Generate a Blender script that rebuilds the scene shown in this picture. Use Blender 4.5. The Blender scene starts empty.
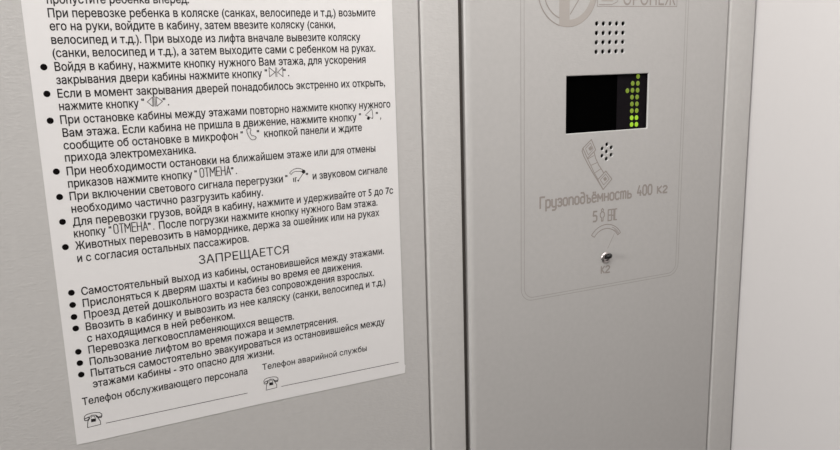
# Lift cabin corner: printed rules notice on a grey powder-coated wall panel, steel control panel beside it.
# Coordinates (x, z) of everything on the back wall are millimetres; x from the camera's foot point,
# z from camera height. The wall surface is y = 0, the cabin is on the -y side.
import bpy, bmesh, math, mathutils.geometry, mathutils
from mathutils import Matrix, Vector

C = bpy.context.scene.collection
CAM_Z = 1.66
MMU = 0.001
def W(p, y=0.0):
    return Vector((p[0] * MMU, y * MMU, CAM_Z + p[1] * MMU))

# ------------------------------------------------------------------ materials
def new_mat(name):
    m = bpy.data.materials.new(name); m.use_nodes = True
    nt = m.node_tree; b = nt.nodes['Principled BSDF']
    return m, nt, b
def lin(r, g, b):
    f = lambda c: (c / 255 / 12.92) if c / 255 <= 0.04045 else ((c / 255 + 0.055) / 1.055) ** 2.4
    return (f(r), f(g), f(b), 1)
def painted(name, col, rough=0.40, bump=0.35, scale=650, spec=0.45, mottle=0.03):
    m, nt, b = new_mat(name)
    tc = nt.nodes.new('ShaderNodeTexCoord')
    n = nt.nodes.new('ShaderNodeTexNoise'); n.inputs['Scale'].default_value = scale
    n.inputs['Detail'].default_value = 3
    mp = nt.nodes.new('ShaderNodeMapping'); mp.inputs['Scale'].default_value = (0.7, 1, 1.5)
    nt.links.new(tc.outputs['Object'], mp.inputs['Vector'])
    nt.links.new(mp.outputs['Vector'], n.inputs['Vector'])
    bp = nt.nodes.new('ShaderNodeBump'); bp.inputs['Strength'].default_value = bump
    bp.inputs['Distance'].default_value = 0.0002
    nt.links.new(n.outputs['Fac'], bp.inputs['Height']); nt.links.new(bp.outputs['Normal'], b.inputs['Normal'])
    n2 = nt.nodes.new('ShaderNodeTexNoise'); n2.inputs['Scale'].default_value = 260; n2.inputs['Detail'].default_value = 4
    nt.links.new(tc.outputs['Object'], n2.inputs['Vector'])
    mr = nt.nodes.new('ShaderNodeMapRange')
    mr.inputs['From Min'].default_value = 0.25; mr.inputs['From Max'].default_value = 0.75
    mr.inputs['To Min'].default_value = 1 - mottle; mr.inputs['To Max'].default_value = 1 + mottle
    nt.links.new(n2.outputs['Fac'], mr.inputs['Value'])
    mx = nt.nodes.new('ShaderNodeMix'); mx.data_type = 'RGBA'; mx.blend_type = 'MULTIPLY'
    mx.inputs['Factor'].default_value = 1; mx.inputs['A'].default_value = col
    nt.links.new(mr.outputs['Result'], mx.inputs['B'])
    nt.links.new(mx.outputs['Result'], b.inputs['Base Color'])
    b.inputs['Roughness'].default_value = rough; b.inputs['Specular IOR Level'].default_value = spec
    return m
def plain(name, col, rough=0.5, metal=0.0, emit=None, es=0, spec=0.5):
    m, nt, b = new_mat(name)
    tc = nt.nodes.new('ShaderNodeTexCoord')
    n = nt.nodes.new('ShaderNodeTexNoise'); n.inputs['Scale'].default_value = 900
    nt.links.new(tc.outputs['Object'], n.inputs['Vector'])
    mr = nt.nodes.new('ShaderNodeMapRange')
    mr.inputs['To Min'].default_value = rough * 0.92; mr.inputs['To Max'].default_value = min(1, rough * 1.08)
    nt.links.new(n.outputs['Fac'], mr.inputs['Value']); nt.links.new(mr.outputs['Result'], b.inputs['Roughness'])
    b.inputs['Base Color'].default_value = col; b.inputs['Metallic'].default_value = metal
    b.inputs['Specular IOR Level'].default_value = spec
    if emit:
        b.inputs['Emission Color'].default_value = emit; b.inputs['Emission Strength'].default_value = es
    return m
M = {}
M['panel'] = painted('grey_powder_coat', (0.495, 0.481, 0.466, 1), bump=0.9, scale=520)
M['cop'] = painted('grey_satin_steel', (0.437, 0.424, 0.412, 1), bump=0.5, scale=600)
M['side'] = painted('pale_wall_laminate', (0.57, 0.552, 0.547, 1), bump=0.06, mottle=0.008, rough=0.6)
M['paper'] = painted('notice_paper', (0.70, 0.683, 0.675, 1), bump=0.10, mottle=0.01, rough=0.7, scale=900, spec=0.2)
M['ink'] = plain('black_ink', (0.026, 0.023, 0.024, 1), 0.7, spec=0.1)
M['solid_ink'] = plain('solid_black_ink', (0.004, 0.003, 0.003, 1), 0.8, spec=0.05)
M['thinink'] = plain('grey_ink', (0.06, 0.05, 0.053, 1), 0.7, spec=0.2)
M['laser'] = plain('laser_mark', (0.29, 0.258, 0.238, 1), 0.6, spec=0.2)
M['laserlight'] = plain('laser_mark_light', (0.375, 0.345, 0.32, 1), 0.6, spec=0.2)
M['frame_line'] = plain('laser_line', (0.345, 0.325, 0.31, 1), 0.6, spec=0.2)
M['gap_shade'] = plain('gap_shade_black', (0.055, 0.048, 0.043, 1), 0.8, spec=0.1)  # near-black colour standing in for shade in the panel gap
M['dark'] = plain('dark_cavity', (0.012, 0.012, 0.012, 1), 0.9, spec=0.1)
M['gapdark'] = plain('unlit_steel', (0.05, 0.047, 0.043, 1), 0.8, spec=0.1)
M['screen'] = plain('display_filter', (0.001, 0.001, 0.001, 1), 0.6, spec=0.0)
M['module'] = plain('led_module', (0.008, 0.0065, 0.008, 1), 0.6, spec=0.03)
M['steel_cut'] = plain('cut_steel_edge', (0.52, 0.51, 0.50, 1), 0.5, spec=0.4)
M['chrome'] = plain('chrome', (0.55, 0.51, 0.50, 1), 0.32, metal=1.0)
M['black_lens'] = plain('black_lens', (0.006, 0.005, 0.005, 1), 0.4)
M['floor'] = painted('floor_rubber', (0.10, 0.095, 0.09, 1), bump=0.3)
M['dim'] = painted('low_bounce_dark', (0.16, 0.15, 0.14, 1), bump=0.1)  # unseen walls toned dark to cut bounced light
M['ceiling'] = painted('ceiling_paint', (0.45, 0.44, 0.43, 1), bump=0.1)

# ------------------------------------------------------------------ mesh helpers
def link(name, me, mat, parent=None):
    o = bpy.data.objects.new(name, me); C.objects.link(o)
    me.materials.clear(); me.materials.append(mat)
    if parent: o.parent = parent
    return o
def tag(o, label=None, cat=None, group=None, kind=None):
    if label: o['label'] = label
    if cat: o['category'] = cat
    if group: o['group'] = group
    if kind: o['kind'] = kind
    return o
def box_mesh(name, x0, x1, y0, y1, z0, z1):
    bm = bmesh.new(); bmesh.ops.create_cube(bm, size=1)
    for v in bm.verts:
        v.co = Vector(((x0 + x1) / 2 + v.co.x * (x1 - x0), (y0 + y1) / 2 + v.co.y * (y1 - y0), (z0 + z1) / 2 + v.co.z * (z1 - z0)))
    me = bpy.data.meshes.new(name); bm.to_mesh(me); bm.free(); return me
def smooth(me, deg=32):
    me.shade_smooth(); me.set_sharp_from_angle(angle=math.radians(deg))
def prism(name, prof, z0, z1):
    """profile (x, y) in metres, counter-clockwise, extruded from z0 to z1"""
    bm = bmesh.new()
    a = [bm.verts.new((x, y, z0)) for x, y in prof]; b = [bm.verts.new((x, y, z1)) for x, y in prof]
    n = len(prof)
    for i in range(n): bm.faces.new((a[i], a[(i + 1) % n], b[(i + 1) % n], b[i]))
    bm.faces.new(a[::-1]); bm.faces.new(b)
    bmesh.ops.recalc_face_normals(bm, faces=bm.faces)
    me = bpy.data.meshes.new(name); bm.to_mesh(me); bm.free(); smooth(me); return me
def sheet_profile(x0, x1, rl, rr, depth, y=0.0, seg=7):
    """bent sheet: front face at y, corners rounded with radii rl / rr (mm), returning back by depth"""
    x0 *= MMU; x1 *= MMU; rl *= MMU; rr *= MMU; depth *= MMU; y *= MMU
    p = [(x0, y + depth)]
    for i in range(seg + 1):
        t = math.pi / 2 * i / seg
        p.append((x0 + rl - rl * math.cos(t), y + rl - rl * math.sin(t)))
    for i in range(seg + 1):
        t = math.pi / 2 * i / seg
        p.append((x1 - rr + rr * math.sin(t), y + rr - rr * math.cos(t)))
    p.append((x1, y + depth))
    return p[::-1]

def area2(l):
    return sum(l[i - 1][0] * l[i][1] - l[i][0] * l[i - 1][1] for i in range(len(l)))
def winding(p, l):
    w = 0
    for i in range(len(l)):
        (x0, y0), (x1, y1) = l[i - 1], l[i]
        if (y0 > p.y) != (y1 > p.y) and p.x < (x1 - x0) * (p.y - y0) / (y1 - y0) + x0: w += 1 if y1 > y0 else -1
    return w
def outlines(s, res):
    """closed outlines of a line of type as lists of (x, y) in em"""
    cu = bpy.data.curves.new('t', 'FONT'); cu.body = s; cu.resolution_u = res; cu.fill_mode = 'NONE'
    o = bpy.data.objects.new('t', cu); C.objects.link(o); bpy.context.view_layer.update()
    me = bpy.data.meshes.new_from_object(o.evaluated_get(bpy.context.evaluated_depsgraph_get()))
    nxt = {}
    for e in me.edges: 
        for i, j in (tuple(e.vertices), tuple(e.vertices)[::-1]): nxt.setdefault(i, []).append(j)
    seen = set(); out = []
    for i in range(len(me.vertices)):
        if i in seen or i not in nxt: continue
        loop = [i]; seen.add(i); cur = i + 1 if i + 1 in nxt[i] else nxt[i][0]
        while cur not in seen:
            loop.append(cur); seen.add(cur)
            c = [k for k in nxt[cur] if k not in seen]
            if not c: break
            cur = c[0]
        pts = []
        for k in loop:
            p = me.vertices[k].co
            if not pts or (abs(p.x - pts[-1][0]) + abs(p.y - pts[-1][1])) > 1e-4: pts.append((p.x, p.y))
        if len(pts) > 2: out.append(pts)
    bpy.data.objects.remove(o); bpy.data.curves.remove(cu); bpy.data.meshes.remove(me)
    # let every glyph run the same way round as its outermost contour asks
    bb = [(min(p[0] for p in l), max(p[0] for p in l), min(p[1] for p in l), max(p[1] for p in l)) for l in out]
    fixed = []
    for i, l in enumerate(out):
        roots = [j for j in range(len(out)) if bb[j][0] <= bb[i][0] and bb[j][1] >= bb[i][1] and bb[j][2] <= bb[i][2] and bb[j][3] >= bb[i][3]]
        r = out[max(roots, key=lambda j: (bb[j][1] - bb[j][0]) * (bb[j][3] - bb[j][2]))]
        fixed.append(l[::-1] if area2(r) > 0 else l)
    return fixed

class Ink:
    """flat printed or engraved marks lying on the plane y (mm), collected into one mesh"""
    def __init__(self, y, k=1): self.bm = bmesh.new(); self.y = y; self.k = k; self.i = 0
    def poly(self, pts, step=0):
        vs = [self.bm.verts.new(W(p, self.y - step * 0.003)) for p in pts]
        f = self.bm.faces.new(vs); f.normal_update()
        if f.normal.y > 0: f.normal_flip()
    def line(self, pts, w, closed=False):
        pts = [Vector(p) for p in pts]
        if closed: pts = pts + [pts[0]]
        for i in range(len(pts) - 1):
            a, b = pts[i], pts[i + 1]
            d = b - a
            if d.length < 1e-6: continue
            d = d.normalized(); n = Vector((-d.y, d.x)) * (w * self.k / 2)
            e = d * (w * 0.28)
            self.i += 1                              # overlapping stroke ends must not share one plane
            self.poly([tuple(q) for q in (a - e - n, b + e - n, b + e + n, a - e + n)], self.i % 9)
    def band(self, outer, inner):
        for i in range(len(outer) - 1):
            self.poly([outer[i], outer[i + 1], inner[i + 1], inner[i]])
    def disc(self, c, r, n=20, ry=None):
        ry = ry or r
        self.poly([(c[0] + r * math.cos(2 * math.pi * k / n), c[1] + ry * math.sin(2 * math.pi * k / n)) for k in range(n)])
    def text(self, s, a, b, size, bold=0.0, res=3):
        """text set in size (mm), its ink running from a to b along the baseline"""
        glyphs = outlines(s, res)
        xs = [p[0] for l in glyphs for p in l]; x0, x1 = min(xs), max(xs)
        a = Vector(a); b = Vector(b); ux = (b - a) / (x1 - x0); uz = Vector((0, size))
        def grow(l):
            n = len(l); r = []
            for i in range(n):
                p, q, t = Vector(l[i - 1]), Vector(l[i]), Vector(l[(i + 1) % n])
                d1, d2 = (q - p).normalized(), (t - q).normalized()
                n1, n2 = Vector((-d1.y, d1.x)), Vector((-d2.y, d2.x))
                m = n1 + n2
                m = m / max(0.6, m.length_squared / 2) if m.length > 1e-4 else n1
                r.append(q + m * bold)
            return r
        if bold: glyphs = [grow(l) for l in glyphs]
        vs = []; es = []
        for l in glyphs:
            o = len(vs); vs += [Vector((p[0], p[1])) for p in l]
            es += [(o + i, o + (i + 1) % len(l)) for i in range(len(l))]
        ov, _, of = mathutils.geometry.delaunay_2d_cdt(vs, es, [], 0, 1e-5, False)[:3]
        box = [(min(p[0] for p in l), max(p[0] for p in l)) for l in glyphs]
        for tri in of:
            q = [ov[j] for j in tri]; c = sum(q, Vector((0, 0))) / len(q); w = 0
            for (b0, b1), l in zip(box, glyphs):
                if b0 <= c.x <= b1: w += winding(c, l)
            if w: self.poly([tuple(a + ux * (p.x - x0) + uz * p.y) for p in q])
    def build(self, name, mat, parent):
        me = bpy.data.meshes.new(name); self.bm.to_mesh(me); self.bm.free()
        return link(name, me, mat, parent)

# narrow drafting-style letters as strokes; cap height 1, x height 0.7
G = {
 'Г': (0.50, [[(0, 0), (0, 1), (.46, 1)]]),
 'р': (0.52, [[(0, -.3), (0, .7)], [(0, .55), (.12, .7), (.32, .7), (.44, .56), (.44, .14), (.32, 0), (.12, 0), (0, .12)]]),
 'у': (0.52, [[(0, .7), (0, .15), (.12, 0), (.44, 0)], [(.44, .7), (.44, -.15), (.32, -.3), (.05, -.3)]]),
 'з': (0.48, [[(0, .6), (.1, .7), (.3, .7), (.4, .6), (.4, .46), (.3, .37), (.14, .37)], [(.3, .37), (.4, .28), (.4, .1), (.3, 0), (.1, 0), (0, .1)]]),
 'о': (0.52, [[(.12, 0), (0, .14), (0, .56), (.12, .7), (.32, .7), (.44, .56), (.44, .14), (.32, 0), (.12, 0)]]),
 'п': (0.52, [[(0, 0), (0, .7)], [(0, .55), (.14, .7), (.32, .7), (.44, .56), (.44, 0)]]),
 'д': (0.52, [[(.12, 0), (0, .14), (0, .5), (.12, .62), (.32, .62), (.44, .5), (.44, .14), (.32, 0), (.12, 0)], [(.44, .5), (.42, .8), (.3, 1), (.02, 1)]]),
 'ъ': (0.54, [[(0, .7), (.12, .7), (.12, 0), (.36, 0), (.46, .1), (.46, .3), (.36, .4), (.12, .4)]]),
 'ё': (0.52, [[(.44, .08), (.3, 0), (.12, 0), (0, .14), (0, .56), (.12, .7), (.32, .7), (.44, .56), (.44, .38), (0, .38)], [(.11, .86), (.11, .95)], [(.33, .86), (.33, .95)]]),
 'м': (0.62, [[(0, 0), (0, .7), (.27, .25), (.54, .7), (.54, 0)]]),
 'н': (0.52, [[(0, 0), (0, .7)], [(.44, 0), (.44, .7)], [(0, .36), (.44, .36)]]),
 'с': (0.50, [[(.42, .6), (.32, .7), (.12, .7), (0, .56), (0, .14), (.12, 0), (.32, 0), (.42, .1)]]),
 'т': (0.68, [[(0, 0), (0, .7)], [(0, .6), (.1, .7), (.22, .7), (.3, .6), (.3, 0)], [(.3, .6), (.4, .7), (.52, .7), (.6, .6), (.6, 0)]]),
 'ь': (0.48, [[(0, .7), (0, 0), (.28, 0), (.4, .1), (.4, .3), (.28, .4), (0, .4)]]),
 '4': (0.52, [[(.22, 1), (0, .28), (.46, .28)], [(.34, .5), (.34, 0)]]),
 '0': (0.52, [[(.12, 0), (0, .2), (0, .8), (.12, 1), (.32, 1), (.44, .8), (.44, .2), (.32, 0), (.12, 0)]]),
 '5': (0.52, [[(.42, 1), (.04, 1), (0, .58), (.28, .6), (.42, .48), (.42, .14), (.3, 0), (0, 0)]]),
 'к': (0.50, [[(0, 0), (0, .7)], [(.42, .7), (.06, .36), (.42, 0)]]),
 'г': (0.48, [[(0, .58), (.1, .7), (.3, .7), (.4, .58), (.4, .46), (0, .08), (0, 0), (.42, 0)]]),
 'О': (0.56, [[(.12, 0), (0, .16), (0, .84), (.12, 1), (.34, 1), (.46, .84), (.46, .16), (.34, 0), (.12, 0)]]),
 'Т': (0.58, [[(0, 1), (.5, 1)], [(.25, 1), (.25, 0)]]),
 'М': (0.72, [[(0, 0), (0, 1), (.3, .4), (.6, 1), (.6, 0)]]),
 'Е': (0.54, [[(.44, 1), (0, 1), (0, 0), (.44, 0)], [(0, .52), (.38, .52)]]),
 'Н': (0.60, [[(0, 0), (0, 1)], [(.48, 0), (.48, 1)], [(0, .52), (.48, .52)]]),
 'А': (0.58, [[(0, 0), (.25, 1), (.5, 0)], [(.09, .32), (.41, .32)]]),
 ' ': (0.5, []),
}
def strokes(ink, s, a, b, h, w, k=0.8):
    """stroke lettering of cap height h from a to b along the baseline, line width w (mm)"""
    total = sum(G[c][0] for c in s) - 0.08 - (G[s[-1]][0] - 0.08) * (1 - k)
    a = Vector(a); b = Vector(b); ux = (b - a) / total; x = 0
    for c in s:
        adv, ls = G[c]
        for l in ls:
            ink.line([tuple(a + ux * (x + p[0] * k) + Vector((0, h * p[1]))) for p in l], w)
        x += adv

# ------------------------------------------------------------------ the setting
ZB, ZT = 0.0, 2.10
XR = 0.4906                                      # plane of the right wall
def struct(name, me, mat):
    return tag(link(name, me, mat), kind='structure')
struct('wall_back', prism('wall_back', sheet_profile(-1400, 206.55, 1, 1.0, 18), 0.0, ZT), M['panel'])
struct('trim_1', prism('trim_1', sheet_profile(207.25, 233.8, 3.2, 0.3, 18, y=-0.6), 0.0, ZT), M['panel'])
struct('trim_2', prism('trim_2', sheet_profile(462.8, 488.7, 2.2, 0.3, 18, y=-2.5), 0.0, ZT), M['panel'])
struct('gap_shade_strip', box_mesh('gap_shade_strip', 0.2339, 0.23705, 0.0016, 0.018, 0.0, ZT), M['gap_shade'])  # strip added to deepen the shade between trim and control panel
struct('wall_rear', box_mesh('wall_rear', -1.43, 0.52, 0.020, 0.035, 0, ZT), M['gapdark'])
struct('wall_right', box_mesh('wall_right', XR, XR + 0.03, -1.25, 0.018, 0, ZT), M['side'])
struct('wall_left', box_mesh('wall_left', -1.43, -1.40, -1.25, 0.018, 0, ZT), M['dim'])
struct('wall_front', box_mesh('wall_front', -1.43, XR + 0.03, -1.28, -1.25, 0, ZT), M['dim'])
struct('floor', box_mesh('floor', -1.43, XR + 0.03, -1.28, 0.035, -0.03, 0), M['floor'])
struct('ceiling', box_mesh('ceiling', -1.43, XR + 0.03, -1.28, 0.035, ZT, ZT + 0.03), M['ceiling'])

# ------------------------------------------------------------------ the notice
notice = bpy.data.objects.new('notice_sign', None); C.objects.link(notice)
tag(notice, 'white printed sheet of passenger rules in Russian stuck to the grey wall', 'notice', kind='thing')
PT = 96.0
outline = [(-11.32, -200.07), (-4.58, -200.16), (91.87, -198.59), (189.10, -198.10), (189.73, -192.72), (189.02, -192.16)]
right_top, left_top = (188.96, 40.83), (-10.95, 38.82)
outline += [(right_top[0] + (right_top[0] - outline[5][0]) * 0.24, PT), (left_top[0] + 0.2, PT)]
bm = bmesh.new()
f0 = [bm.verts.new(W(p, -0.28)) for p in outline]; f1 = [bm.verts.new(W(p, 0.0)) for p in outline]
n = len(outline)
bm.faces.new(f0); bm.faces.new(f1[::-1])
for i in range(n): bm.faces.new((f0[i], f1[i], f1[(i + 1) % n], f0[(i + 1) % n]))
bmesh.ops.recalc_face_normals(bm, faces=bm.faces)
me = bpy.data.meshes.new('paper'); bm.to_mesh(me); bm.free()
link('paper', me, M['paper'], notice)
YI = -0.32                                        # printed marks lie just on the paper

FS = 6.05                                         # body type size, mm
BW = 0.018
# every printed line: [(text, start, end), ...]
LINES = [
 [('пропустите ребенка вперед.', (0.20, 37.19), (69.95, 37.97))],
 [('При перевозке ребенка в коляске (санках, велосипеде и т.д.) возьмите', (0.03, 30.54), (177.78, 31.31))],
 [('его на руки, войдите в кабину, затем ввезите коляску (санки,', (0.12, 24.14), (152.04, 24.63))],
 [('велосипед и т.д.). При выходе из лифта вначале вывезите коляску', (0.09, 17.45), (167.60, 17.27))],
 [('(санки, велосипед и т.д.), а затем выходите сами с ребенком на руках.', (-0.05, 10.91), (176.89, 10.70))],
 [('Войдя в кабину, нажмите кнопку нужного Вам этажа, для ускорения', (0.14, 4.02), (170.32, 4.17))],
 [('закрывания двери кабины нажмите кнопку', (0.13, -2.61), (106.97, -2.35)), ('"', (108.71, -2.23), (110.45, -2.23)), ('".', (119.62, -2.23), (122.81, -2.27))],
 [('Если в момент закрывания дверей понадобилось экстренно их открыть,', (-0.03, -9.48), (182.38, -9.94))],
 [('нажмите кнопку', (-0.00, -15.90), (39.24, -16.05)), ('"', (40.84, -15.86), (42.47, -15.88)), ('".', (51.82, -15.88), (54.85, -15.86))],
 [('При остановке кабины между этажами повторно нажмите кнопку нужного', (-0.22, -22.86), (185.39, -22.99))],
 [('Вам этажа. Если кабина не пришла в движение, нажмите кнопку', (0.11, -29.59), (162.91, -29.87)), ('"', (164.60, -29.84), (166.54, -29.82)), ('",', (175.67, -29.64), (179.05, -29.58))],
 [('сообщите об остановке в микрофон', (-0.18, -36.07), (90.57, -36.55)), ('"', (92.40, -36.44), (94.11, -36.43)), ('"', (101.78, -36.29), (103.53, -36.29)), ('кнопкой панели и ждите', (105.39, -36.35), (166.05, -36.28))],
 [('прихода электромеханика.', (-0.22, -42.45), (66.65, -42.76))],
 [('При необходимости остановки на ближайшем этаже или для отмены', (-0.16, -49.62), (174.34, -49.52))],
 [('приказов нажмите кнопку', (-0.26, -56.13), (63.73, -56.54)), ('"', (65.09, -56.54), (66.79, -56.57)), ('".', (85.46, -56.44), (88.60, -56.36))],
 [('При включении светового сигнала перегрузки', (-0.19, -62.91), (115.06, -63.45)), ('"', (116.68, -63.59), (118.37, -63.56)), ('"', (129.29, -63.38), (130.96, -63.40)), ('и звуковом сигнале', (132.89, -63.39), (181.70, -63.14))],
 [('необходимо частично разгрузить кабину.', (-0.10, -69.64), (102.65, -70.27))],
 [('Для перевозки грузов, войдя в кабину, нажмите и удерживайте от 5 до 7с', (-0.30, -76.76), (185.19, -76.78))],
 [('кнопку', (-0.35, -83.01), (15.88, -83.02)), ('"', (17.58, -83.22), (19.10, -83.23)), ('".', (37.86, -83.46), (40.87, -83.47)), ('После погрузки нажмите кнопку нужного Вам этажа.', (42.94, -83.48), (174.23, -83.36))],
 [('Животных перевозить в наморднике, держа за ошейник или на руках', (-0.40, -89.69), (175.16, -90.04))],
 [('и с согласия остальных пассажиров.', (-0.17, -96.62), (92.37, -96.61))],
 [('Самостоятельный выход из кабины, остановившейся между этажами.', (-0.19, -115.05), (177.27, -114.99))],
 [('Прислоняться к дверям шахты и кабины во время ее движения.', (-0.16, -121.73), (161.98, -121.76))],
 [('Проезд детей дошкольного возраста без сопровождения взрослых.', (-0.17, -128.38), (169.96, -128.45))],
 [('Ввозить в кабинку и вывозить из нее каляску (санки, велосипед и т.д.)', (-0.05, -135.16), (177.53, -135.58))],
 [('с находящимся в ней ребенком.', (-0.15, -141.78), (80.73, -141.77))],
 [('Перевозка легковоспламеняющихся веществ.', (-0.16, -148.50), (116.29, -148.33))],
 [('Пользование лифтом во время пожара и землетрясения.', (-0.27, -155.31), (144.29, -154.97))],
 [('Пытаться самостоятельно эвакуироваться из остановившейся между', (-0.36, -161.93), (175.97, -161.87))],
 [('этажами кабины - это опасно для жизни.', (-0.08, -168.50), (102.66, -168.29))],
]
OTMENA = {14: ((68.06, -56.45), (85.01, -56.40)), 18: ((20.07, -83.18), (37.40, -83.29))}
for i, segs in enumerate(LINES):
    k = Ink(YI)
    for s, a, b in segs:
        q = s.startswith('"')
        if q:                                     # short upright quotation marks
            for dx in (0.25, 1.0): k.line([(a[0] + dx, a[1] + 3.2), (a[0] + dx, a[1] + 4.1)], 0.6)
            if len(s) > 1: k.poly([(b[0] - .65, b[1]), (b[0], b[1]), (b[0], b[1] + .7), (b[0] - .65, b[1] + .7)])
            if s[1:] == ',': k.line([(b[0] - .2, b[1] + .2), (b[0] - .55, b[1] - .7)], 0.35)
        else: k.text(s, (a[0] + 0.55, a[1]), b, FS, bold=BW)
    if i in OTMENA: strokes(k, 'ОТМЕНА', *OTMENA[i], 5.0, 0.5, 0.9)
    k.build('text_line', M['ink'], notice)
k = Ink(YI); k.text('ЗАПРЕЩАЕТСЯ', (63.25, -106.28), (115.84, -106.59), 7.0, bold=0.006); k.build('heading', M['ink'], notice)
k = Ink(YI); k.text('Телефон обслуживающего персонала', (-5.88, -177.64), (85.61, -177.77), 5.9, bold=BW); k.build('caption', M['ink'], notice)
k = Ink(YI); k.text('Телефон аварийной службы', (94.94, -177.07), (162.75, -177.47), 5.3, bold=BW * .8); k.build('caption', M['ink'], notice)
for c in ((-4.33, 6.08), (-4.44, -7.33), (-4.45, -20.94), (-4.56, -47.25), (-4.50, -60.68), (-4.60, -74.00), (-4.71, -87.67), (-4.56, -112.92),
          (-4.72, -119.75), (-4.77, -126.53), (-4.64, -133.10), (-4.79, -146.47), (-4.74, -153.03), (-4.76, -159.75)):
    k = Ink(YI); k.disc(c, 1.65); k.build('bullet', M['solid_ink'], notice)
for a, b in (((4.81, -190.79), (84.72, -189.85)), ((105.71, -189.99), (184.63, -189.55))):
    k = Ink(YI); k.line([a, b], 0.36); k.build('writing_line', M['thinink'], notice)
# inline pictograms
k = Ink(YI, 1.35)
k.line([(111.31, 2.97), (111.26, -2.26), (114.60, 0.16)], 0.27, True)
k.line([(119.23, 2.92), (119.12, -2.42), (116.15, 0.11)], 0.27, True)
k.line([(115.06, 2.88), (114.97, -2.37)], 0.25); k.line([(115.72, 2.86), (115.60, -2.39)], 0.2)
k.build('door_closing_symbol', M['thinink'], notice)
k = Ink(YI, 1.35)
k.line([(46.68, -11.01), (43.70, -13.49), (46.42, -16.02)], 0.25, True)
k.line([(48.52, -10.96), (51.59, -13.51), (48.42, -16.05)], 0.25, True)
for l in ([(47.23, -11.04), (46.94, -16.05)], [(47.91, -11.00), (47.68, -16.08)]): k.line(l, 0.22)
k.build('door_opening_symbol', M['thinink'], notice)
k = Ink(YI, 1.35)
k.line([(172.78, -23.50), (171.26, -24.97), (168.78, -26.86), (172.90, -29.09), (173.66, -28.46), (173.33, -24.40), (172.78, -23.50)], 0.25)
k.disc((170.63, -28.95), 0.95); k.disc((173.25, -29.03), 0.42)
k.build('bell_symbol', M['ink'], notice)
k = Ink(YI, 1.35)
k.line([(97.07, -30.77), (96.00, -31.46), (96.12, -33.24), (96.76, -35.05), (97.66, -36.64), (98.88, -37.48), (100.43, -37.32), (101.17, -36.35), (100.72, -35.56), (99.57, -35.08), (98.79, -35.18), (98.10, -34.12), (97.84, -32.84), (98.42, -31.86), (98.18, -30.93)], 0.28, True)
k.build('handset_symbol', M['thinink'], notice)
k = Ink(YI, 1.35)
k.line([(119.37, -58.36), (120.38, -57.34), (122.10, -56.27), (124.26, -55.89), (126.37, -56.34), (128.22, -57.37), (126.98, -58.06), (124.86, -57.70), (123.05, -57.65), (121.51, -58.08), (120.25, -59.27)], 0.25, True)
k.disc((127.94, -58.21), 1.15); k.line([(127.72, -59.20), (124.41, -63.26)], 0.25); k.disc((124.37, -63.31), 0.55)
k.line([(121.53, -61.47), (121.62, -63.80)], 0.42); k.line([(122.63, -61.33), (122.66, -63.90)], 0.42)
k.line([(122.63, -61.42), (123.57, -61.50)], 0.3)
k.build('overload_symbol', M['ink'], notice)
PH_OUT = [(-3.19, -185.99), (-4.36, -187.59), (-4.95, -191.20), (1.95, -190.85), (1.96, -188.87), (0.40, -185.55)]
PH_TUBE = [(-6.00, -185.34), (-5.73, -184.29), (-4.52, -183.45), (-2.49, -183.16), (-0.08, -183.24), (2.09, -183.74), (3.08, -184.76), (3.12, -185.94), (2.57, -186.85), (1.17, -186.72), (0.28, -185.53), (-0.16, -184.72), (-2.01, -184.39), (-3.09, -185.08), (-3.70, -186.25), (-4.70, -187.05), (-5.87, -186.77)]
PH_MID = [(-2.59, -186.04), (-2.08, -184.99), (-0.70, -185.30), (-0.36, -186.65)]
PH_KEY = [(-2.65, -186.59), (-0.21, -186.77), (-0.24, -188.55), (-2.73, -188.53)]
PH_SH1 = [(-5.77, -185.77), (-3.58, -185.11), (-3.64, -186.50), (-4.90, -187.00), (-5.87, -186.77)]
PH_SH2 = [(-0.05, -184.84), (1.22, -186.21), (2.96, -185.91), (2.57, -186.85), (1.17, -186.72), (0.26, -185.76)]
def phone(move, sc):
    def T(pts):
        o = PH_OUT[2]
        return [(move[0] + (p[0] - o[0]) * sc, move[1] + (p[1] - o[1]) * sc) for p in pts]
    k = Ink(YI, 1.35)
    k.line(T(PH_OUT), 0.25); k.line(T(PH_TUBE), 0.27, True); k.line(T(PH_MID), 0.2)
    k.poly(T(PH_KEY)); k.line(T(PH_SH1), 0.35); k.line(T(PH_SH2), 0.35)
    k.build('telephone_symbol', M['ink'], notice)
phone(PH_OUT[2], 1.0)
phone((96.17, -190.41), 0.97)

# ------------------------------------------------------------------ the control panel
cop = bpy.data.objects.new('control_panel', None); C.objects.link(cop)
tag(cop, 'tall grey steel lift control panel with a black floor display and engraved markings', 'control panel')
X0, X1 = 237.1, 461.1
OUT = -2.2                                       # the panel stands a little proud of the wall
plate_me = prism('faceplate', sheet_profile(X0, X1, 5.4, 0.4, 14, seg=10), 0.35, 2.02)
plate = link('faceplate', plate_me, M['cop'], cop)
SHEET = 1.3
cut = bmesh.new()
def cut_rings(rings):
    rs = [[cut.verts.new(W(p, y)) for p in pts] for pts, y in rings]
    n = len(rs[0])
    for a, b in zip(rs, rs[1:]):
        for i in range(n): cut.faces.new((a[i], a[(i + 1) % n], b[(i + 1) % n], b[i]))
    cut.faces.new(rs[0]); cut.faces.new(rs[-1])
def cut_box(x0, x1, z0, z1, y0, y1, ch=0):
    q = lambda e: [(x0 - e, z0 - e), (x1 + e, z0 - e), (x1 + e, z1 + e), (x0 - e, z1 + e)]
    cut_rings([(q(ch), y0), (q(ch), 0), (q(0), ch), (q(0), y1)] if ch else [(q(0), y0), (q(0), y1)])
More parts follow.
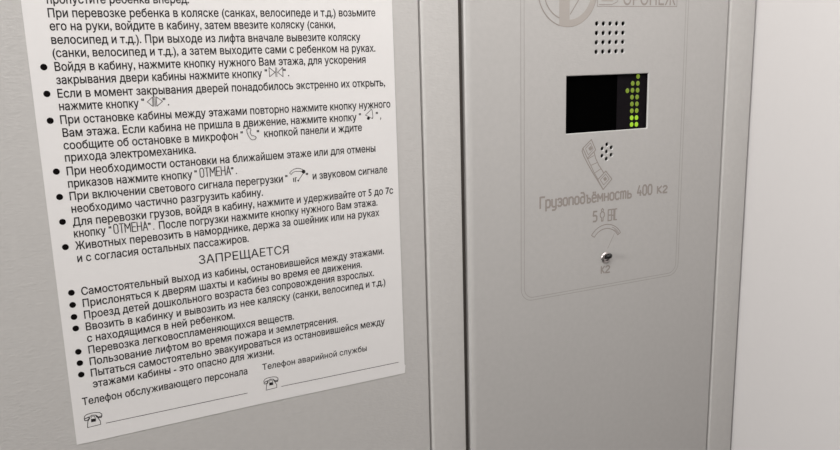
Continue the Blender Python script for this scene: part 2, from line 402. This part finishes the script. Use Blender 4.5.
def cut_cyl(c, r, seg=24, y0=-3, y1=3.2, ch=0.3):
    q = lambda e: [(c[0] + (r + e) * math.cos(2 * math.pi * k / seg), c[1] + (r + e) * math.sin(2 * math.pi * k / seg)) for k in range(seg)]
    cut_rings([(q(ch), y0), (q(ch), 0), (q(0), ch), (q(0), y1)])
# hollow behind the sheet
cut_box(X0 + SHEET * 3, X1 - SHEET, -1300, 500, SHEET, 20)
d_tl, d_tr, d_br, d_bl = (315.42, -8.31), (387.41, -7.87), (386.95, -47.29), (315.63, -47.28)
DX0, DX1 = (d_tl[0] + d_bl[0]) / 2, (d_tr[0] + d_br[0]) / 2
DZ1, DZ0 = (d_tl[1] + d_tr[1]) / 2, (d_bl[1] + d_br[1]) / 2
cut_box(DX0, DX1, DZ0, DZ1, -3, SHEET + 1, 0.42)
h00, h40, h03, h43 = (340.37, 26.52), (363.10, 26.54), (340.28, 7.67), (363.07, 7.83)
holes = []
for j in range(4):
    for i in range(5):
        s_, t_ = i / 4, j / 3
        holes.append(tuple((h00[q] * (1 - s_) + h40[q] * s_) * (1 - t_) + (h03[q] * (1 - s_) + h43[q] * s_) * t_ for q in (0, 1)))
for h in holes: cut_cyl(h, 1.5)
mic = [(350.88, -62.04), (351.11, -56.91), (355.08, -59.40), (355.14, -64.64), (350.93, -67.20), (347.06, -64.76), (347.02, -59.62)]
for h in mic: cut_cyl(h, 1.4)
LED = (352.04, -139.91)
cut_cyl(LED, 2.6, ch=0.05)
cme = bpy.data.meshes.new('cut'); bmesh.ops.recalc_face_normals(cut, faces=cut.faces); cut.to_mesh(cme); cut.free()
co = bpy.data.objects.new('cut', cme); C.objects.link(co)
md = plate.modifiers.new('b', 'BOOLEAN'); md.operation = 'DIFFERENCE'; md.object = co; md.solver = 'EXACT'; md.use_self = True
bpy.context.view_layer.update()
nm = bpy.data.meshes.new_from_object(plate.evaluated_get(bpy.context.evaluated_depsgraph_get()))
plate.modifiers.clear(); plate.data = nm; nm.name = 'faceplate'
bpy.data.objects.remove(co)
nm.materials.clear(); nm.materials.append(M['cop']); nm.materials.append(M['steel_cut'])
smooth(nm)
for p in nm.polygons:                             # bare cut edges of the openings
    c = p.center; p.material_index = 0
    if abs(p.normal.y) < 0.85 and 0.0 < c.y < SHEET * MMU and (X0 + 8) * MMU < c.x < (X1 - 8) * MMU: p.material_index = 1

# floor display
disp = link('floor_display', box_mesh('floor_display', (DX0 - 4) * MMU, (DX1 + 4) * MMU, 0.0026, 0.012, CAM_Z + (DZ0 - 4) * MMU, CAM_Z + (DZ1 + 4) * MMU), M['screen'], cop)
xm = (360.86, -26.05)[0]
link('led_matrix', box_mesh('led_matrix', xm * MMU, (DX1 + 2) * MMU, 0.0023, 0.0028, CAM_Z + (DZ0 - 2) * MMU, CAM_Z + (DZ1 + 2) * MMU), M['module'], disp)
dots_a = [(379.25, -10.10), (379.25, -14.97), (379.15, -19.86), (378.87, -24.68), (378.86, -29.61), (378.85, -34.41), (378.85, -39.44), (378.93, -44.28)]
dots_b = [(374.51, -14.88), (374.50, -19.75), (374.21, -24.63), (374.29, -29.47), (374.36, -34.33), (374.44, -39.35), (374.52, -44.17)]
dots_c = [(369.89, -19.86)]
lit = {}
for name, s in (('dim', 0.55), ('mid', 0.68), ('bright', 1.35)):
    lit[name] = plain('led_' + name, (0.02, 0.03, 0.005, 1), 0.5, emit=(0.30, 0.44, 0.022, 1) if name != 'bright' else (0.25, 0.45, 0.010, 1), es=s)
dot0 = None
def dot_mesh():
    bm = bmesh.new()
    bmesh.ops.create_uvsphere(bm, u_segments=18, v_segments=10, radius=1.0)
    for v in bm.verts: v.co = Vector((v.co.x * 1.62, v.co.y * 0.35, v.co.z * 1.72)) * MMU
    me = bpy.data.meshes.new('display_dot'); bm.to_mesh(me); bm.free(); me.shade_smooth(); return me
dms = {}
for d in dots_a + dots_b + dots_c:
    key = 'bright' if d[1] < -39.0 else ('mid' if d[1] < -30 else 'dim')
    if key not in dms:
        dms[key] = dot_mesh(); dms[key].materials.append(lit[key])
    o = bpy.data.objects.new('display_dot', dms[key]); C.objects.link(o); o.parent = disp
    o.location = W(d, 2.2)
# dark speaker and microphone capsules behind their holes
def capsule(name, c, r, y0):
    bm = bmesh.new()
    bmesh.ops.create_cone(bm, cap_ends=True, segments=32, radius1=r * MMU, radius2=r * MMU, depth=0.006, matrix=Matrix.Translation(W(c, y0 + 3)) @ Matrix.Rotation(math.pi / 2, 4, 'X'))
    me = bpy.data.meshes.new(name); bm.to_mesh(me); bm.free(); smooth(me)
    return link(name, me, M['dark'], cop)
hc = ((h00[0] + h43[0]) / 2, (h00[1] + h43[1]) / 2)
capsule('speaker', hc, 21, 4.5)
capsule('microphone', mic[0], 8.5, 4.5)

YE = -0.04
# rounded engraved border (two thin lines), open only beyond the logo plate
F_L = (278.84, -146.49)[0]; F_L2 = (281.47, -146.88)[0]
F_R = (421.97, -135.30)[0]; F_R2 = (419.54, -135.01)[0]
F_B = (329.17, -162.48)[1]; F_B2 = (329.14, -160.51)[1]
F_T = 92.0
def rrect(x0, x1, z0, z1, r, n=8):
    p = []
    for cx, cz, a0 in ((x0 + r, z0 + r, 180), (x1 - r, z0 + r, 270), (x1 - r, z1 - r, 0), (x0 + r, z1 - r, 90)):
        for i in range(n + 1):
            t = math.radians(a0 + 90 * i / n)
            p.append((cx + r * math.cos(t), cz + r * math.sin(t)))
    return p
k = Ink(YE)
k.line(rrect(F_L, F_R, F_B, F_T, 9.0), 0.5, True); k.line(rrect(F_L2, F_R2, F_B2, F_T - 2, 7.3), 0.5, True)
k.build('engraved_border', M['frame_line'], cop)
# round logo: ring, half filled, with an upright bar and a slanting line
def circ3(a, b, c):
    ax, ay = a; bx, by = b; cx, cy = c
    d = 2 * (ax * (by - cy) + bx * (cy - ay) + cx * (ay - by))
    ux = ((ax * ax + ay * ay) * (by - cy) + (bx * bx + by * by) * (cy - ay) + (cx * cx + cy * cy) * (ay - by)) / d
    uy = ((ax * ax + ay * ay) * (cx - bx) + (bx * bx + by * by) * (ax - cx) + (cx * cx + cy * cy) * (bx - ax)) / d
    return (ux, uy), math.hypot(ax - ux, ay - uy)
LC, LR = circ3((293.07, 41.68), (316.90, 24.48), (339.10, 42.14))
inner_pt = (334.33, 42.09)
LI = math.hypot(inner_pt[0] - LC[0], inner_pt[1] - LC[1])
bx0, bx1 = (309.01, 35.43)[0], (317.41, 35.47)[0]
def arc(c, r, a0, a1, n=40):
    return [(c[0] + r * math.cos(math.radians(a0 + (a1 - a0) * i / n)), c[1] + r * math.sin(math.radians(a0 + (a1 - a0) * i / n))) for i in range(n + 1)]
k = Ink(YE)
def ang(x, r): return math.degrees(math.acos(max(-1, min(1, (x - LC[0]) / r))))
k.band(arc(LC, LR, -ang(bx0, LR), 90), arc(LC, LI, -ang(bx0, LI), 90))
logo = k.build('engraved_logo', M['laserlight'], cop)
k = Ink(YE - 0.01)
k.poly([(bx0, LC[1] - math.sqrt(LI ** 2 - (bx0 - LC[0]) ** 2) - 1.0), (bx1, LC[1] - math.sqrt(LI ** 2 - (bx1 - LC[0]) ** 2) - 0.6), (bx1, LC[1] + LI), (bx0, LC[1] + LI - 1)])
k.build('logo_bar', M['laserlight'], logo)
k = Ink(YE - 0.02)
k.line(arc(LC, LR, 90, 360 - ang(bx0, LR)), 0.8); k.line(arc(LC, LI, 90, 360 - ang(bx0, LI)), 0.8)
k.line(arc(LC, LR, -ang(bx0, LR), 90), 0.35)
k.line([(317.93, 32.75), (324.66, 42.00), (LC[0] + LI * 0.62, LC[1] + LI * 0.75)], 0.75)
k.build('logo_outline', M['laser'], logo)
# name plate ВОРОНЕЖ: big В in a box, the other letters beside it
k = Ink(YE)
r0, r1 = (340.28, 38.01), (410.96, 38.36)
k.line([r0, r1, (r1[0], r1[1] + 24), (r0[0], r0[1] + 24)], 0.5, True)
vx0, vx1 = r0[0] + 3.0, (360.51, 39.69)[0]
k.line([(r0[0] + 1.5, r0[1] + 1.2), (vx1 - 8, r0[1] + 1.2), (vx1 - 3.5, r0[1] + 3.0), (vx1 - 1.5, r0[1] + 6.5), (vx1 - 2, r0[1] + 10), (vx1 - 5, r0[1] + 12)], 0.5)
k.line([(vx1 - 5, r0[1] + 12), (vx1 - 3, r0[1] + 15), (vx1 - 4, r0[1] + 19), (vx1 - 9, r0[1] + 21), (r0[0] + 1.5, r0[1] + 21)], 0.5)
ta, tb = (362.45, 39.10), (409.51, 39.32)
k.text('ОРОНЕЖ', ta, tb, 12.5, bold=0.012)
plate_mark = k.build('engraved_nameplate', M['laser'], cop)
k = Ink(YE)
ba = (343.75, 41.33)
k.poly([(ba[0], ba[1]), (ba[0] + 9.5, ba[1]), (ba[0] + 11.5, ba[1] + 2.5), (ba[0] + 9.5, ba[1] + 5), (ba[0], ba[1] + 5)])
k.build('letter_fill', M['laserlight'], plate_mark)
# handset pictogram
k = Ink(YE)
w = 0.8
k.line([(337.07, -52.47), (341.00, -60.05), (333.93, -65.58), (329.93, -58.09)], w, True)
k.line([(336.39, -54.79), (338.91, -59.50), (334.61, -63.16), (332.10, -58.44)], w * .7, True)
k.line([(350.27, -75.88), (355.95, -82.15), (348.22, -89.10), (343.32, -81.56)], w, True)
k.line([(350.20, -78.00), (353.55, -81.94), (348.64, -85.78), (345.56, -81.85)], w * .7, True)
k.line([(329.93, -58.09), (329.24, -60.21), (331.00, -64.08), (334.74, -70.12), (338.77, -76.14), (343.34, -82.27), (348.22, -89.10)], w)
k.line([(333.93, -65.58), (336.95, -70.69), (340.00, -76.24), (343.56, -81.28)], w * .8)
k.line([(339.69, -61.54), (341.00, -65.82), (343.95, -71.04), (348.42, -76.94)], w)
k.line([(334.18, -66.10), (339.50, -63.91)], w * .7); k.line([(337.19, -70.71), (342.55, -69.13)], w * .7); k.line([(340.49, -76.38), (346.12, -73.83)], w * .7)
k.poly([(336.91, -56.79), (338.18, -59.16), (336.01, -60.49), (334.52, -58.41)]); k.poly([(349.99, -79.80), (351.79, -81.79), (349.58, -83.22), (348.03, -81.26)])
k.build('engraved_handset', M['laser'], cop)
# load capacity text
k = Ink(YE)
strokes(k, 'Грузоподъёмность', (294.43, -97.35), (373.91, -97.49), 7.6, 1.35)
strokes(k, '400', (379.85, -96.56), (393.29, -96.72), 7.2, 1.35)
strokes(k, 'кг', (398.85, -96.57), (407.88, -96.73), 7.2, 1.35)
k.build('engraved_capacity_text', M['laser'], cop)
k = Ink(YE)
strokes(k, '5', (339.96, -111.73), (343.17, -111.79), 7.2, 1.3)
cx, cz = (347.99, -107.37)
k.line([(cx, cz + 4.4), (cx + 1.0, cz + 3.4), (cx + .5, cz + 2), (cx - .5, cz + 2), (cx - 1.0, cz + 3.4)], 0.8, True)
k.line([(cx - .6, cz + 2), (cx - 1.8, cz + .8), (cx - 1.8, cz - 1.4), (cx - .7, cz - 2.4), (cx - .7, cz - 4.8), (cx + .7, cz - 4.8), (cx + .7, cz - 2.4), (cx + 1.8, cz - 1.4), (cx + 1.8, cz + .8), (cx + .6, cz + 2)], 0.9)
k.build('engraved_person_mark', M['laser'], cop)
k = Ink(YE)
e0, e1 = (353.25, -112.53), (361.09, -112.58)
ew, eh = e1[0] - e0[0], 8.0
def E_(pts): return [(e0[0] + a * ew, e0[1] + b * eh) for a, b in pts]
for l in ([(.30, 1), (0, 1), (0, 0), (.30, 0)], [(0, .5), (.28, .5)], [(.40, 0), (.40, 1), (.66, 1), (.66, 0)], [(.40, .45), (.66, .45)], [(1, 1), (.78, 1), (.78, 0), (1, 0)]):
    k.line(E_(l), 1.0)
k.build('engraved_conformity_mark', M['laser'], cop)
# overload dial
k = Ink(YE)
oc, orr = circ3((338.65, -121.76), (352.24, -115.17), (364.98, -122.63))
a_l = (338.65, -121.76); a_r = (364.98, -122.63)
t0 = math.degrees(math.atan2(a_l[1] - oc[1], a_l[0] - oc[0])); t1 = math.degrees(math.atan2(a_r[1] - oc[1], a_r[0] - oc[0]))
ir = orr - 3.0
o_, i_ = arc(oc, orr, t0, t1, 24), arc(oc, ir, t0, t1, 24)
k.line(o_ + i_[::-1], 0.65, True)
k.line(arc(oc, orr - 1.4, t1 + (t0 - t1) * .32, t1, 8), 0.45)
k.line(arc(oc, orr - 2.2, t1 + (t0 - t1) * .2, t1, 8), 0.45)
k.line([(359.28, -122.86), (353.43, -133.36)], 0.35)
k.build('engraved_load_dial', M['laser'], cop)
k = Ink(YE)
strokes(k, 'к', (348.04, -151.43), (350.78, -151.51), 7.2, 1.1)
strokes(k, 'г', (352.15, -151.55), (355.55, -151.57), 7.2, 1.1)
k.build('engraved_kilogram_mark', M['laser'], cop)
# overload indicator: chrome bezel with a small dark lamp tilted in it
ind = bpy.data.objects.new('overload_indicator', None); C.objects.link(ind); ind.parent = cop
def lathe(name, prof, mat, parent, mtx, seg=32):
    bm = bmesh.new(); rings = []
    for r, h in prof:
        rings.append([bm.verts.new(mtx @ Vector((r * MMU * math.cos(2 * math.pi * i / seg), r * MMU * math.sin(2 * math.pi * i / seg), h * MMU))) for i in range(seg)])
    for a, b in zip(rings, rings[1:]):
        for i in range(seg): bm.faces.new((a[i], a[(i + 1) % seg], b[(i + 1) % seg], b[i]))
    if prof[-1][0] > 0: bm.faces.new(rings[-1])
    bm.faces.new(rings[0][::-1])
    bmesh.ops.remove_doubles(bm, verts=bm.verts, dist=1e-7)
    bmesh.ops.recalc_face_normals(bm, faces=bm.faces)
    me = bpy.data.meshes.new(name); bm.to_mesh(me); bm.free(); smooth(me, 40)
    return link(name, me, mat, parent)
face = Matrix.Translation(W(LED, 0)) @ Matrix.Rotation(math.pi / 2, 4, 'X')      # local +z points into the cabin
lathe('bezel', [(2.5, -1.5), (2.5, -0.05), (4.1, -0.02), (4.2, .25), (3.9, .8), (3.2, 1.2), (2.6, 1.3), (2.2, 1.0), (2.0, .3), (1.7, .1)], M['chrome'], ind, face)
tip = face @ Matrix.Translation((0.0003, 0.0003, 0)) @ Matrix.Rotation(math.radians(27), 4, Vector((-1.5, 0.75, 0)))
lathe('lamp', [(1.55, -.5), (1.6, 1.6), (2.0, 1.9), (2.0, 3.2), (1.75, 4.1), (1.2, 4.8), (.6, 5.1), (.01, 5.2)], M['black_lens'], ind, tip)

cop.location = (0, OUT * MMU, 0)

# ------------------------------------------------------------------ light
def area(name, loc, size, sy, power, rot=(0, 0, 0), col=(1, .98, .96)):
    l = bpy.data.lights.new(name, 'AREA'); l.shape = 'RECTANGLE'; l.size = size; l.size_y = sy
    l.energy = power; l.color = col
    o = bpy.data.objects.new(name, l); C.objects.link(o); o.location = loc; o.rotation_euler = rot
    return o
area('ceiling_light', (0.30, -0.32, ZT - 0.006), 0.22, 0.25, 2.5)
area('ceiling_light', (0.0, -0.42, ZT - 0.006), 0.22, 0.25, 2.25)
area('left_side_light', (-1.25, -0.35, CAM_Z + 0.22), 0.35, 0.40, 17.0, rot=(0, math.radians(-90), 0))  # unseen source on the left, before a closed wall without a doorway
w_ = bpy.data.worlds.new('world'); bpy.context.scene.world = w_; w_.use_nodes = True
w_.node_tree.nodes['Background'].inputs[0].default_value = (1, 0.98, 0.96, 1)
w_.node_tree.nodes['Background'].inputs[1].default_value = 0.2

# ------------------------------------------------------------------ camera
cd = bpy.data.cameras.new('camera'); cam = bpy.data.objects.new('camera', cd); C.objects.link(cam)
cd.sensor_width = 36; cd.lens = 32.7786; cd.clip_start = 0.01; cd.clip_end = 20
R = Matrix(((0.90486044, 0.11051402, -0.41111341), (-0.42475337, 0.16972674, -0.88925666), (-0.02849839, 0.97927498, 0.20052022)))
cam.matrix_world = Matrix.Translation((0, -0.43993, CAM_Z)) @ R.to_4x4()
sc = bpy.context.scene; sc.camera = cam
sc.view_settings.view_transform = 'Standard'; sc.view_settings.look = 'None'
sc.view_settings.gamma = 1; sc.view_settings.use_curve_mapping = False
sc.view_settings.exposure = 0.0
